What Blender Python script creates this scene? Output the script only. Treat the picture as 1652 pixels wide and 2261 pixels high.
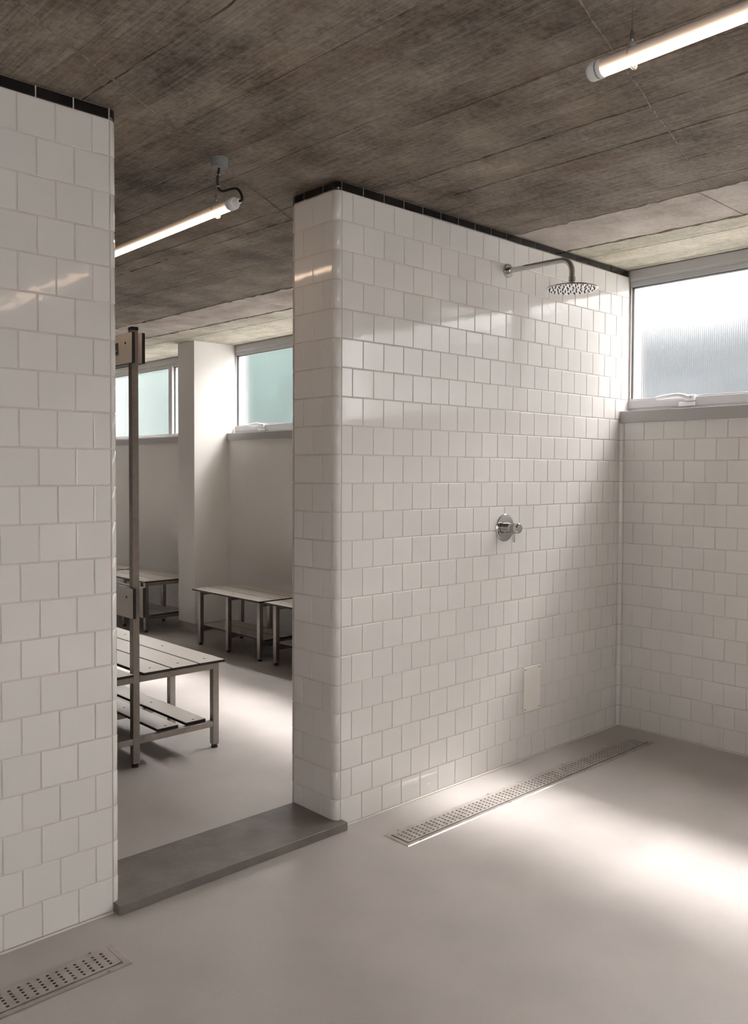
import bpy, math, random
from mathutils import Matrix, Vector

random.seed(7)
for o in list(bpy.data.objects):
    bpy.data.objects.remove(o, do_unlink=True)
scene = bpy.context.scene
COL = scene.collection

# ------------------------------------------------------------------ camera
IMG_W, IMG_H = 1652, 2261
CAM = dict(pos=(-1.9117, -2.2142, 1.2380), yaw=0.75080, pitch=-0.029442, roll=0.0040335, f=1873.37, sy=-31.58)
cam_data = bpy.data.cameras.new('camera')
cam = bpy.data.objects.new('camera', cam_data)
COL.objects.link(cam)
yw, pt, rl = CAM['yaw'], CAM['pitch'], CAM['roll']
F = Vector((math.sin(yw) * math.cos(pt), math.cos(yw) * math.cos(pt), math.sin(pt)))
R0 = Vector((math.cos(yw), -math.sin(yw), 0))
U0 = R0.cross(F)
R_ = R0 * math.cos(rl) + U0 * math.sin(rl)
U_ = -R0 * math.sin(rl) + U0 * math.cos(rl)
m = Matrix((R_, U_, -F)).transposed().to_4x4()
m.translation = Vector(CAM['pos'])
cam.matrix_world = m
cam_data.sensor_fit = 'VERTICAL'
cam_data.sensor_height = 36.0
cam_data.lens = CAM['f'] * 36.0 / IMG_H
cam_data.shift_y = CAM['sy'] / IMG_H
cam_data.clip_start = 0.02
scene.camera = cam

# ------------------------------------------------------------------ world, sun, exposure
world = bpy.data.worlds.new('world')
scene.world = world
world.use_nodes = True
wn, wl = world.node_tree.nodes, world.node_tree.links
wn.clear()
w_out = wn.new('ShaderNodeOutputWorld')
w_bg = wn.new('ShaderNodeBackground')
w_tc = wn.new('ShaderNodeTexCoord')
w_sep = wn.new('ShaderNodeSeparateXYZ')
w_ramp = wn.new('ShaderNodeValToRGB')          # bright even haze
w_ramp.color_ramp.elements[0].position = 0.0
w_ramp.color_ramp.elements[0].color = (0.97, 0.945, 0.925, 1)
w_ramp.color_ramp.elements[1].position = 1.0
w_ramp.color_ramp.elements[1].color = (1.0, 0.995, 0.985, 1)
wl.new(w_tc.outputs['Generated'], w_sep.inputs[0])
wl.new(w_sep.outputs['Z'], w_ramp.inputs[0])
wl.new(w_ramp.outputs[0], w_bg.inputs[0])
w_bg.inputs[1].default_value = 2.5
wl.new(w_bg.outputs[0], w_out.inputs[0])

sun_data = bpy.data.lights.new('hazy_sun', 'SUN')
sun_data.energy = 10.0
sun_data.angle = math.radians(11)
sun_data.color = (1.0, 0.98, 0.955)
sun = bpy.data.objects.new('hazy_sun', sun_data)
COL.objects.link(sun)
sun.rotation_euler = Vector((-1.0, 0.06, -1.47)).to_track_quat('-Z', 'Y').to_euler()
sun.location = (6, -1, 9)

scene.view_settings.view_transform = 'Standard'
scene.view_settings.look = 'None'
scene.view_settings.gamma = 1.0
scene.view_settings.use_curve_mapping = False
scene.view_settings.exposure = 2.05


# ------------------------------------------------------------------ materials
def new_mat(name):
    mt = bpy.data.materials.new(name)
    mt.use_nodes = True
    nt = mt.node_tree
    b = nt.nodes['Principled BSDF']
    return mt, nt, b


def simple(name, col, rough=0.5, metal=0.0, var=0.0, vscale=8.0, bump=0.0, bscale=40.0, stretch=(1, 1, 1), coat=0.0, spec=0.5):
    mt, nt, b = new_mat(name)
    b.inputs['Base Color'].default_value = (*col, 1)
    b.inputs['Roughness'].default_value = rough
    b.inputs['Metallic'].default_value = metal
    b.inputs['Coat Weight'].default_value = coat
    b.inputs['Coat Roughness'].default_value = 0.06
    b.inputs['Specular IOR Level'].default_value = spec
    if var or bump:
        tc = nt.nodes.new('ShaderNodeNewGeometry')
        mp = nt.nodes.new('ShaderNodeMapping')
        mp.inputs['Scale'].default_value = stretch
        nt.links.new(tc.outputs['Position'], mp.inputs[0])
    if var:
        nz = nt.nodes.new('ShaderNodeTexNoise')
        nz.inputs['Scale'].default_value = vscale
        nz.inputs['Detail'].default_value = 5
        nt.links.new(mp.outputs[0], nz.inputs['Vector'])
        rp = nt.nodes.new('ShaderNodeValToRGB')
        rp.color_ramp.elements[0].position = 0.3
        rp.color_ramp.elements[1].position = 0.7
        rp.color_ramp.elements[0].color = (*[max(0, c * (1 - var)) for c in col], 1)
        rp.color_ramp.elements[1].color = (*[min(1, c * (1 + var)) for c in col], 1)
        nt.links.new(nz.outputs['Fac'], rp.inputs[0])
        nt.links.new(rp.outputs[0], b.inputs['Base Color'])
    if bump:
        n2 = nt.nodes.new('ShaderNodeTexNoise')
        n2.inputs['Scale'].default_value = bscale
        n2.inputs['Detail'].default_value = 3
        nt.links.new(mp.outputs[0], n2.inputs['Vector'])
        bp = nt.nodes.new('ShaderNodeBump')
        bp.inputs['Strength'].default_value = bump
        bp.inputs['Distance'].default_value = 0.004
        nt.links.new(n2.outputs['Fac'], bp.inputs['Height'])
        nt.links.new(bp.outputs[0], b.inputs['Normal'])
    return mt


def tile_mat(name, col):
    mt, nt, b = new_mat(name)
    b.inputs['Roughness'].default_value = 0.07
    b.inputs['IOR'].default_value = 1.56
    oi = nt.nodes.new('ShaderNodeObjectInfo')
    rp = nt.nodes.new('ShaderNodeValToRGB')
    rp.color_ramp.elements[0].color = (*[c * 0.965 for c in col], 1)
    rp.color_ramp.elements[1].color = (*[min(1, c * 1.02) for c in col], 1)
    nt.links.new(oi.outputs['Random'], rp.inputs[0])
    nt.links.new(rp.outputs[0], b.inputs['Base Color'])
    g = nt.nodes.new('ShaderNodeNewGeometry')
    nz = nt.nodes.new('ShaderNodeTexNoise')
    nz.inputs['Scale'].default_value = 26
    nz.inputs['Detail'].default_value = 1.5
    nt.links.new(g.outputs['Position'], nz.inputs['Vector'])
    bp = nt.nodes.new('ShaderNodeBump')
    bp.inputs['Strength'].default_value = 0.09
    bp.inputs['Distance'].default_value = 0.004
    nt.links.new(nz.outputs['Fac'], bp.inputs['Height'])
    nt.links.new(bp.outputs[0], b.inputs['Normal'])
    return mt


def brick_mat(name, col, grout, axes):
    """tiles on surfaces nobody sees up close; axes picks the two world axes of the wall"""
    mt, nt, b = new_mat(name)
    b.inputs['Roughness'].default_value = 0.12
    g = nt.nodes.new('ShaderNodeNewGeometry')
    sp = nt.nodes.new('ShaderNodeSeparateXYZ')
    cb = nt.nodes.new('ShaderNodeCombineXYZ')
    nt.links.new(g.outputs['Position'], sp.inputs[0])
    nt.links.new(sp.outputs[axes[0]], cb.inputs[0])
    nt.links.new(sp.outputs[axes[1]], cb.inputs[1])
    br = nt.nodes.new('ShaderNodeTexBrick')
    br.inputs['Color1'].default_value = (*col, 1)
    br.inputs['Color2'].default_value = (*[c * 0.98 for c in col], 1)
    br.inputs['Mortar'].default_value = (*grout, 1)
    br.inputs['Scale'].default_value = 1.0
    br.inputs['Brick Width'].default_value = 0.1
    br.inputs['Row Height'].default_value = 0.1
    br.inputs['Mortar Size'].default_value = 0.0018
    nt.links.new(cb.outputs[0], br.inputs['Vector'])
    nt.links.new(br.outputs['Color'], b.inputs['Base Color'])
    return mt


def concrete(name, dark, light, stain, grain=0.42, rough=0.85, tone=0.10, blotch=3.2, bumpd=0.006):
    """board-marked concrete: grain lines running along y, blotches, a tone of its own for each strip"""
    mt, nt, b = new_mat(name)
    L, N = nt.links, nt.nodes
    b.inputs['Roughness'].default_value = rough
    b.inputs['Specular IOR Level'].default_value = 0.25
    g = N.new('ShaderNodeNewGeometry')
    oi = N.new('ShaderNodeObjectInfo')
    off = N.new('ShaderNodeVectorMath'); off.operation = 'SCALE'
    cb = N.new('ShaderNodeCombineXYZ')
    L.new(oi.outputs['Random'], cb.inputs[0]); L.new(oi.outputs['Random'], cb.inputs[1])
    L.new(cb.outputs[0], off.inputs[0]); off.inputs['Scale'].default_value = 37.0
    add = N.new('ShaderNodeVectorMath'); add.operation = 'ADD'
    L.new(g.outputs['Position'], add.inputs[0]); L.new(off.outputs[0], add.inputs[1])
    mp = N.new('ShaderNodeMapping'); mp.inputs['Scale'].default_value = (34, 1.5, 1)
    L.new(add.outputs[0], mp.inputs[0])
    gr = N.new('ShaderNodeTexNoise'); gr.inputs['Scale'].default_value = 4.0
    gr.inputs['Detail'].default_value = 8; gr.inputs['Roughness'].default_value = 0.68
    gr.inputs['Distortion'].default_value = 0.5
    L.new(mp.outputs[0], gr.inputs['Vector'])
    bl = N.new('ShaderNodeTexNoise'); bl.inputs['Scale'].default_value = blotch
    bl.inputs['Detail'].default_value = 9; bl.inputs['Roughness'].default_value = 0.66
    L.new(g.outputs['Position'], bl.inputs['Vector'])
    fine = N.new('ShaderNodeTexNoise'); fine.inputs['Scale'].default_value = 55
    fine.inputs['Detail'].default_value = 6; fine.inputs['Roughness'].default_value = 0.75
    L.new(g.outputs['Position'], fine.inputs['Vector'])
    mix = N.new('ShaderNodeMix'); mix.data_type = 'FLOAT'
    mix.inputs[0].default_value = grain
    L.new(bl.outputs['Fac'], mix.inputs[2]); L.new(gr.outputs['Fac'], mix.inputs[3])
    mix2 = N.new('ShaderNodeMix'); mix2.data_type = 'FLOAT'
    mix2.inputs[0].default_value = 0.28
    L.new(mix.outputs[0], mix2.inputs[2]); L.new(fine.outputs['Fac'], mix2.inputs[3])
    rp = N.new('ShaderNodeValToRGB')
    e = rp.color_ramp.elements
    e[0].position = 0.40; e[0].color = (*dark, 1)
    e[1].position = 0.61; e[1].color = (*light, 1)
    L.new(mix2.outputs[0], rp.inputs[0])
    # brown stains
    st = N.new('ShaderNodeTexNoise'); st.inputs['Scale'].default_value = 3.1
    st.inputs['Detail'].default_value = 5
    mp2 = N.new('ShaderNodeMapping'); mp2.inputs['Location'].default_value = (3.3, 8.1, 0)
    mp2.inputs['Scale'].default_value = (1.6, 0.8, 1)
    L.new(add.outputs[0], mp2.inputs[0]); L.new(mp2.outputs[0], st.inputs['Vector'])
    sr = N.new('ShaderNodeMapRange'); sr.inputs[1].default_value = 0.46; sr.inputs[2].default_value = 0.72
    sr.inputs[3].default_value = 0.0; sr.inputs[4].default_value = 0.75
    L.new(st.outputs['Fac'], sr.inputs[0])
    mc = N.new('ShaderNodeMix'); mc.data_type = 'RGBA'; mc.blend_type = 'MULTIPLY'
    L.new(sr.outputs[0], mc.inputs[0]); L.new(rp.outputs[0], mc.inputs[6])
    mc.inputs[7].default_value = (*stain, 1)
    # tone of each strip
    tn = N.new('ShaderNodeMapRange')
    tn.inputs[3].default_value = 1 - tone; tn.inputs[4].default_value = 1 + tone
    L.new(oi.outputs['Random'], tn.inputs[0])
    hv = N.new('ShaderNodeHueSaturation')
    L.new(tn.outputs[0], hv.inputs['Value']); L.new(mc.outputs[2], hv.inputs['Color'])
    L.new(hv.outputs[0], b.inputs['Base Color'])
    bp = N.new('ShaderNodeBump'); bp.inputs['Strength'].default_value = 0.55
    bp.inputs['Distance'].default_value = bumpd
    L.new(mix2.outputs[0], bp.inputs['Height']); L.new(bp.outputs[0], b.inputs['Normal'])
    return mt


def glass_mat():
    mt = bpy.data.materials.new('reeded_glass')
    mt.use_nodes = True
    nt = mt.node_tree
    N, L = nt.nodes, nt.links
    N.clear()
    out = N.new('ShaderNodeOutputMaterial')
    tr = N.new('ShaderNodeBsdfTransparent'); tr.inputs[0].default_value = (0.985, 0.98, 0.975, 1)
    rf = N.new('ShaderNodeBsdfRefraction'); rf.inputs['Color'].default_value = (0.985, 0.98, 0.975, 1)
    rf.inputs['Roughness'].default_value = 0.40; rf.inputs['IOR'].default_value = 1.15
    gl = N.new('ShaderNodeBsdfGlossy'); gl.inputs['Roughness'].default_value = 0.25
    g = N.new('ShaderNodeNewGeometry')
    wv = N.new('ShaderNodeTexWave'); wv.wave_type = 'BANDS'; wv.bands_direction = 'Y'
    wv.inputs['Scale'].default_value = 32.0
    wv.inputs['Distortion'].default_value = 0.4
    L.new(g.outputs['Position'], wv.inputs['Vector'])
    bp = N.new('ShaderNodeBump'); bp.inputs['Strength'].default_value = 0.5; bp.inputs['Distance'].default_value = 0.003
    L.new(wv.outputs['Fac'], bp.inputs['Height'])
    L.new(bp.outputs[0], rf.inputs['Normal']); L.new(bp.outputs[0], gl.inputs['Normal'])
    m1 = N.new('ShaderNodeMixShader'); m1.inputs[0].default_value = 0.45
    L.new(tr.outputs[0], m1.inputs[1]); L.new(rf.outputs[0], m1.inputs[2])
    m2 = N.new('ShaderNodeMixShader'); m2.inputs[0].default_value = 0.05
    L.new(m1.outputs[0], m2.inputs[1]); L.new(gl.outputs[0], m2.inputs[2])
    L.new(m2.outputs[0], out.inputs[0])
    return mt


def lamp_mat(top_strength, bottom_strength):
    """LED tube: the LED strip inside faces down, so the tube gives most light downwards"""
    mt, nt, b = new_mat('led_tube')
    N, L = nt.nodes, nt.links
    b.inputs['Base Color'].default_value = (0.62, 0.56, 0.52, 1)
    b.inputs['Roughness'].default_value = 0.25
    g = N.new('ShaderNodeNewGeometry')
    sp = N.new('ShaderNodeSeparateXYZ')
    L.new(g.outputs['Normal'], sp.inputs[0])
    rp = N.new('ShaderNodeValToRGB')
    e = rp.color_ramp.elements
    e[0].position = 0.0; e[0].color = (1, 1, 1, 1)
    e[1].position = 1.0; e[1].color = (0.0, 0.0, 0.0, 1)
    for pos, val in ((0.24, 1.0), (0.31, 0.13), (0.42, 0.04), (0.60, 0.012)):
        x = rp.color_ramp.elements.new(pos); x.color = (val, val, val, 1)
    mr = N.new('ShaderNodeMapRange'); mr.inputs[1].default_value = -1; mr.inputs[2].default_value = 1
    L.new(sp.outputs['Z'], mr.inputs[0]); L.new(mr.outputs[0], rp.inputs[0])
    ml = N.new('ShaderNodeMath'); ml.operation = 'MULTIPLY'; ml.inputs[1].default_value = bottom_strength
    L.new(rp.outputs[0], ml.inputs[0])
    b.inputs['Emission Color'].default_value = (1.0, 0.70, 0.48, 1)
    L.new(ml.outputs[0], b.inputs['Emission Strength'])
    return mt


M = {}
WHITE = (0.77, 0.752, 0.732)
M['tile'] = tile_mat('white_glazed_tile', WHITE)
M['tile_black'] = tile_mat('black_glazed_tile', (0.010, 0.010, 0.011))
M['grout'] = simple('grout', (0.70, 0.625, 0.57), 0.9, var=0.08, vscale=20, bump=0.3, bscale=200)
M['brick_x'] = brick_mat('tiled_wall_x', WHITE, (0.80, 0.72, 0.65), ('X', 'Z'))
M['brick_y'] = brick_mat('tiled_wall_y', WHITE, (0.80, 0.72, 0.65), ('Y', 'Z'))
M['paint'] = simple('white_wall_paint', (0.85, 0.825, 0.80), 0.55, var=0.015, vscale=3, bump=0.05, bscale=90)
M['floor'] = simple('grey_resin_floor', (0.45, 0.418, 0.400), 0.42, var=0.09, vscale=3.0, bump=0.12, bscale=160)
M['curb'] = simple('smooth_dark_concrete', (0.17, 0.148, 0.135), 0.5, var=0.22, vscale=9, bump=0.25, bscale=60)
M['board'] = concrete('board_marked_concrete', (0.095, 0.074, 0.058), (0.39, 0.337, 0.282), (0.68, 0.56, 0.46))
M['patch'] = concrete('patched_mortar', (0.36, 0.315, 0.28), (0.60, 0.54, 0.49), (0.78, 0.70, 0.62), grain=0.12, tone=0.03, blotch=4.0)
M['bay'] = concrete('pale_board_concrete', (0.29, 0.27, 0.215), (0.66, 0.625, 0.53), (0.75, 0.70, 0.60), grain=0.45, tone=0.05, blotch=4.5)
M['slab'] = simple('dark_slab_concrete', (0.045, 0.033, 0.025), 0.95, var=0.3, vscale=30, bump=0.6, bscale=90)
M['steel'] = simple('brushed_stainless', (0.36, 0.335, 0.31), 0.34, 1.0, var=0.08, vscale=40, bump=0.06, bscale=160)
M['steel_drain'] = simple('drain_stainless', (0.50, 0.46, 0.43), 0.46, 1.0, var=0.12, vscale=25, bump=0.08, bscale=120)
M['trough'] = simple('near_black_steel', (0.012, 0.011, 0.010), 0.8)  # near-black base colour for the channel below the grate holes
M['chrome'] = simple('polished_chrome', (0.56, 0.555, 0.55), 0.09, 1.0)
M['rubber'] = simple('dark_rubber', (0.03, 0.028, 0.027), 0.6)
M['hpl'] = simple('pale_laminate', (0.70, 0.655, 0.605), 0.36, var=0.02, vscale=3)
M['hpl_core'] = simple('black_laminate_core', (0.012, 0.012, 0.013), 0.4)
M['alu'] = simple('grey_powder_coat', (0.50, 0.50, 0.515), 0.38)
M['sill'] = simple('grey_sill_paint', (0.44, 0.425, 0.42), 0.45)
M['white_plastic'] = simple('white_plastic', (0.78, 0.78, 0.79), 0.3)
M['grey_plastic'] = simple('grey_plastic', (0.22, 0.23, 0.235), 0.45)
M['cable'] = simple('black_cable', (0.010, 0.010, 0.010), 0.45)
M['clear'] = simple('clear_polycarbonate', (0.70, 0.66, 0.62), 0.08)
M['clear'].node_tree.nodes['Principled BSDF'].inputs['Transmission Weight'].default_value = 0.8
M['silicone'] = simple('pale_silicone', (0.66, 0.60, 0.54), 0.5)
M['glass'] = glass_mat()
M['plate'] = simple('cream_plastic', (0.83, 0.79, 0.74), 0.35)
M['dark_screw'] = simple('dark_screw', (0.08, 0.07, 0.06), 0.4, 0.8)
M['leaf'] = simple('blue_green_foliage', (0.020, 0.048, 0.044), 0.7, var=0.5, vscale=1.2)
M['leaf_grey'] = simple('grey_blue_foliage', (0.042, 0.049, 0.056), 0.7, var=0.7, vscale=0.8, stretch=(1, 0.4, 2.5))
M['paving'] = simple('pale_paving', (0.17, 0.168, 0.165), 0.8, var=0.1, vscale=2)
M['lamp'] = lamp_mat(0.1, 2.4)
M['ridge'] = simple('pale_mortar_ridge', (0.27, 0.235, 0.20), 0.9, var=0.5, vscale=60)


# ------------------------------------------------------------------ mesh helpers
class MB:
    """collects simple shapes into one mesh"""
    def __init__(self):
        self.v, self.f, self.mi, self.sm = [], [], [], []

    def add(self, vs, fs, mi=0, smooth=False):
        b = len(self.v)
        self.v += [tuple(p) for p in vs]
        for f in fs:
            self.f.append([b + i for i in f]); self.mi.append(mi); self.sm.append(smooth)

    def box(self, a, b, mi=0, bev=0.0):
        (x0, y0, z0), (x1, y1, z1) = a, b
        if bev <= 0:
            vs = [(x0, y0, z0), (x1, y0, z0), (x1, y1, z0), (x0, y1, z0), (x0, y0, z1), (x1, y0, z1), (x1, y1, z1), (x0, y1, z1)]
            self.add(vs, [(0, 3, 2, 1), (4, 5, 6, 7), (0, 1, 5, 4), (1, 2, 6, 5), (2, 3, 7, 6), (3, 0, 4, 7)], mi)
            return
        c = Vector(((x0 + x1) / 2, (y0 + y1) / 2, (z0 + z1) / 2))
        h = Vector(((x1 - x0) / 2, (y1 - y0) / 2, (z1 - z0) / 2))
        vs, idx = [], {}
        for sx in (-1, 1):
            for sy in (-1, 1):
                for sz in (-1, 1):
                    for ax in range(3):
                        d = [h.x - bev, h.y - bev, h.z - bev]
                        d[ax] += bev
                        idx[(sx, sy, sz, ax)] = len(vs)
                        vs.append((c.x + sx * d[0], c.y + sy * d[1], c.z + sz * d[2]))
        fs = []
        I = idx
        for s in (-1, 1):
            fs.append([I[(s, -1, -1, 0)], I[(s, 1, -1, 0)], I[(s, 1, 1, 0)], I[(s, -1, 1, 0)]][::s])
            fs.append([I[(-1, s, -1, 1)], I[(1, s, -1, 1)], I[(1, s, 1, 1)], I[(-1, s, 1, 1)]][::-s])
            fs.append([I[(-1, -1, s, 2)], I[(1, -1, s, 2)], I[(1, 1, s, 2)], I[(-1, 1, s, 2)]][::s])
        for s in (-1, 1):
            for t in (-1, 1):
                fs.append([I[(s, t, -1, 0)], I[(s, t, -1, 1)], I[(s, t, 1, 1)], I[(s, t, 1, 0)]][::-s * t])
                fs.append([I[(s, -1, t, 0)], I[(s, -1, t, 2)], I[(s, 1, t, 2)], I[(s, 1, t, 0)]][::s * t])
                fs.append([I[(-1, s, t, 1)], I[(-1, s, t, 2)], I[(1, s, t, 2)], I[(1, s, t, 1)]][::-s * t])
                for u in (-1, 1):
                    fs.append([I[(s, t, u, 0)], I[(s, t, u, 1)], I[(s, t, u, 2)]][::s * t * u])
        self.add(vs, fs, mi)

    def prism(self, pts, z0, z1, mi=0, smooth_from=None):
        """counter-clockwise outline in x,y extruded from z0 to z1"""
        n = len(pts)
        vs = [(x, y, z0) for x, y in pts] + [(x, y, z1) for x, y in pts]
        self.add(vs, [list(range(n))[::-1], list(range(n, 2 * n))], mi)
        self.add(vs, [(i, (i + 1) % n, n + (i + 1) % n, n + i) for i in range(n)], mi, False)

    def tube(self, path, r, seg=12, mi=0, caps=True, smooth=True):
        """round bar along a path; r is one radius or one for each point"""
        path = [Vector(p) for p in path]
        n = len(path)
        rs = r if isinstance(r, (list, tuple)) else [r] * n
        t0 = (path[1] - path[0]).normalized()
        a = Vector((0, 0, 1)) if abs(t0.z) < 0.9 else Vector((1, 0, 0))
        u = t0.cross(a).normalized()
        rings, vs = [], []
        for i in range(n):
            if i == 0: t = t0
            elif i == n - 1: t = (path[i] - path[i - 1]).normalized()
            else: t = ((path[i + 1] - path[i]).normalized() + (path[i] - path[i - 1]).normalized()).normalized()
            u = (u - t * u.dot(t)).normalized()
            w = t.cross(u)
            rings.append(len(vs))
            for k in range(seg):
                q = 2 * math.pi * k / seg
                vs.append(path[i] + (u * math.cos(q) + w * math.sin(q)) * rs[i])
        fs = []
        for i in range(n - 1):
            for k in range(seg):
                k2 = (k + 1) % seg
                fs.append((rings[i] + k, rings[i] + k2, rings[i + 1] + k2, rings[i + 1] + k))
        self.add(vs, fs, mi, smooth)
        if caps:
            self.add([vs[rings[0] + k] for k in range(seg)], [list(range(seg))[::-1]], mi)
            self.add([vs[rings[-1] + k] for k in range(seg)], [list(range(seg))], mi)

    def lathe(self, o, d, prof, seg=24, mi=0):
        """profile of (distance along d, radius); flat ends closed"""
        o, d = Vector(o), Vector(d).normalized()
        a = Vector((0, 0, 1)) if abs(d.z) < 0.9 else Vector((1, 0, 0))
        u = d.cross(a).normalized(); w = d.cross(u)
        for (t0, r0), (t1, r1) in zip(prof[:-1], prof[1:]):
            vs = []
            for t, r in ((t0, r0), (t1, r1)):
                for k in range(seg):
                    q = 2 * math.pi * k / seg
                    vs.append(o + d * t + (u * math.cos(q) + w * math.sin(q)) * r)
            self.add(vs, [(k, (k + 1) % seg, seg + (k + 1) % seg, seg + k) for k in range(seg)], mi, abs(t1 - t0) > 1e-6)
        for (t, r), rev in ((prof[0], True), (prof[-1], False)):
            if r > 1e-6:
                vs = [o + d * t + (u * math.cos(2 * math.pi * k / seg) + w * math.sin(2 * math.pi * k / seg)) * r for k in range(seg)]
                self.add(vs, [list(range(seg))[::-1] if rev else list(range(seg))], mi)

    def mesh(self, name, mats):
        me = bpy.data.meshes.new(name)
        me.from_pydata([tuple(p) for p in self.v], [], self.f)
        for mt in (mats if isinstance(mats, (list, tuple)) else [mats]):
            me.materials.append(mt)
        me.polygons.foreach_set('material_index', self.mi)
        me.polygons.foreach_set('use_smooth', self.sm)
        me.update()
        return me


def link(name, me, parent=None, loc=(0, 0, 0), rot=(0, 0, 0)):
    o = bpy.data.objects.new(name, me)
    COL.objects.link(o)
    o.location = loc
    o.rotation_euler = rot
    if parent is not None:
        o.parent = parent
    return o


def part(name, mb, mats, parent=None, label=None):
    o = link(name, mb.mesh(name, mats), parent)
    if label: o['label'] = label
    return o


def tag(o, label, cat=None, group=None, kind=None):
    o['label'] = label
    if cat: o['category'] = cat
    if group: o['group'] = group
    if kind: o['kind'] = kind
    return o


def thing(name, label, cat, loc, group=None, kind=None):
    e = bpy.data.objects.new(name, None)
    COL.objects.link(e)
    e.location = loc
    e.empty_display_size = 0.1
    return tag(e, label, cat, group, kind)


class Local:
    """gives a child mesh built in world coordinates its place under an Empty that has been moved"""
    def __init__(self, root): self.r = root

    def part(self, name, mb, mats, parent=None, label=None):
        o = link(name, mb.mesh(name, mats), parent or self.r)
        if parent is None:
            o.location = -Vector(self.r.location)
        if label: o['label'] = label
        return o


# ------------------------------------------------------------------ tiles
_tile_cache = {}
JOINT = 0.0034


def tile_shape(mb, w, h, cx=0, cy=0, cz=0, depth=0.005, bev=0.0016, axis='y'):
    """pillow-edged tile; its face looks along -y (or -x), centred on the face"""
    W2, H2 = w / 2, h / 2
    rings = [(W2, H2, depth), (W2, H2, bev), (W2 - bev * 0.3, H2 - bev * 0.3, bev * 0.3), (W2 - bev, H2 - bev, 0)]
    vs = []
    for a, b, d in rings:
        for sx, sz in ((-1, -1), (1, -1), (1, 1), (-1, 1)):
            if axis == 'y': vs.append((cx + sx * a, cy + d, cz + sz * b))
            else: vs.append((cx + d, cy - sx * a, cz + sz * b))
    fs = []
    for r in range(3):
        for k in range(4):
            k2 = (k + 1) % 4
            fs.append((r * 4 + k, r * 4 + k2, r * 4 + 4 + k2, r * 4 + 4 + k))
    fs.append((12, 13, 14, 15))
    mb.add(vs, fs)


def tile_mesh(w, h, mat):
    key = (round(w, 4), round(h, 4), mat)
    if key not in _tile_cache:
        mb = MB()
        tile_shape(mb, w, h)
        _tile_cache[key] = mb.mesh('tile_%d_%d' % (w * 1000, h * 1000), M[mat])
    return _tile_cache[key]


def place_tile(parent, name, w, h, pos, face='y', mat='tile'):
    rz = 0 if face == 'y' else -math.pi / 2
    j = 0.0022 if mat == 'tile' else 0.001
    rot = (random.uniform(-j, j), 0, rz + random.uniform(-j, j))
    if face != 'y':
        rot = (0, random.uniform(-j, j), rz + random.uniform(-j, j))
    return link(name, tile_mesh(w, h, mat), parent, pos, rot)


# ================================================================== STRUCTURE
TOP = 2.231           # top of the tiled partition
CEIL = 2.236
XW = 1.803            # tiled face of the window wall
XF = 1.862            # inner face of the window frames
RB = 0.023            # radius of the rounded corner tiles
REV = 0.107           # tile pitch on the reveal
YB = 2 * RB + 2 * REV  # back face of the partition
SL = -0.8415          # last tile joint of the left partition
X_MIN, Y_MIN, Y_MAX = -2.9, -3.9, 6.4

# ---- floor with two slots for the drains
DR = dict(y0=-0.268, y1=-0.147)
DR1 = (0.065, 1.681)
DR2 = (-2.53, -0.917)
fl = MB()


def floor_rect(x0, x1, y0, y1):
    fl.box((x0, y0, -0.09), (x1, y1, 0.0))


e = 0.012
floor_rect(X_MIN, 1.98, Y_MIN, DR['y0'] + e)
floor_rect(X_MIN, 1.98, DR['y1'] - e, Y_MAX)
floor_rect(X_MIN, DR2[0] + e, DR['y0'] + e, DR['y1'] - e)
floor_rect(DR2[1] - e, DR1[0] + e, DR['y0'] + e, DR['y1'] - e)
floor_rect(DR1[1] - e, 1.98, DR['y0'] + e, DR['y1'] - e)
floor = part('floor', fl, M['floor'])
tag(floor, 'seamless grey resin floor running through both rooms', 'floor', kind='structure')

# ---- ceiling: slab, board-marked strips, mortar strip, pale bay at the windows
cl = MB()
cl.box((X_MIN - 0.1, Y_MIN - 0.1, CEIL + 0.014), (1.98, Y_MAX + 0.1, CEIL + 0.2))
ceiling = part('ceiling', cl, M['slab'])
tag(ceiling, 'bare concrete ceiling with board marks, a mortar strip and a pale bay by the windows', 'ceiling', kind='structure')

SKEW = -0.040


def ragged(y0, y1, xf, amp, rnd, step=0.05):
    n = max(1, int((y1 - y0) / step)) if amp > 0 else 1
    return [(xf(y0 + (y1 - y0) * i / n) + (rnd.uniform(-amp, amp) if amp else 0), y0 + (y1 - y0) * i / n) for i in range(n + 1)]


def strip(name, xa, xb, y0, y1, z, mat, ampa=0, ampb=0, gap=0.0006, rnd=random, step=0.05):
    left = ragged(y0, y1 - gap, lambda y: xa(y) + gap, ampa, rnd, step)
    right = ragged(y0, y1 - gap, lambda y: xb(y) - gap, ampb, rnd, step)
    mb = MB()
    pts = right + left[::-1]
    mb.prism(pts, z, CEIL + 0.0145)
    return part(name, mb, mat, ceiling)


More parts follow.
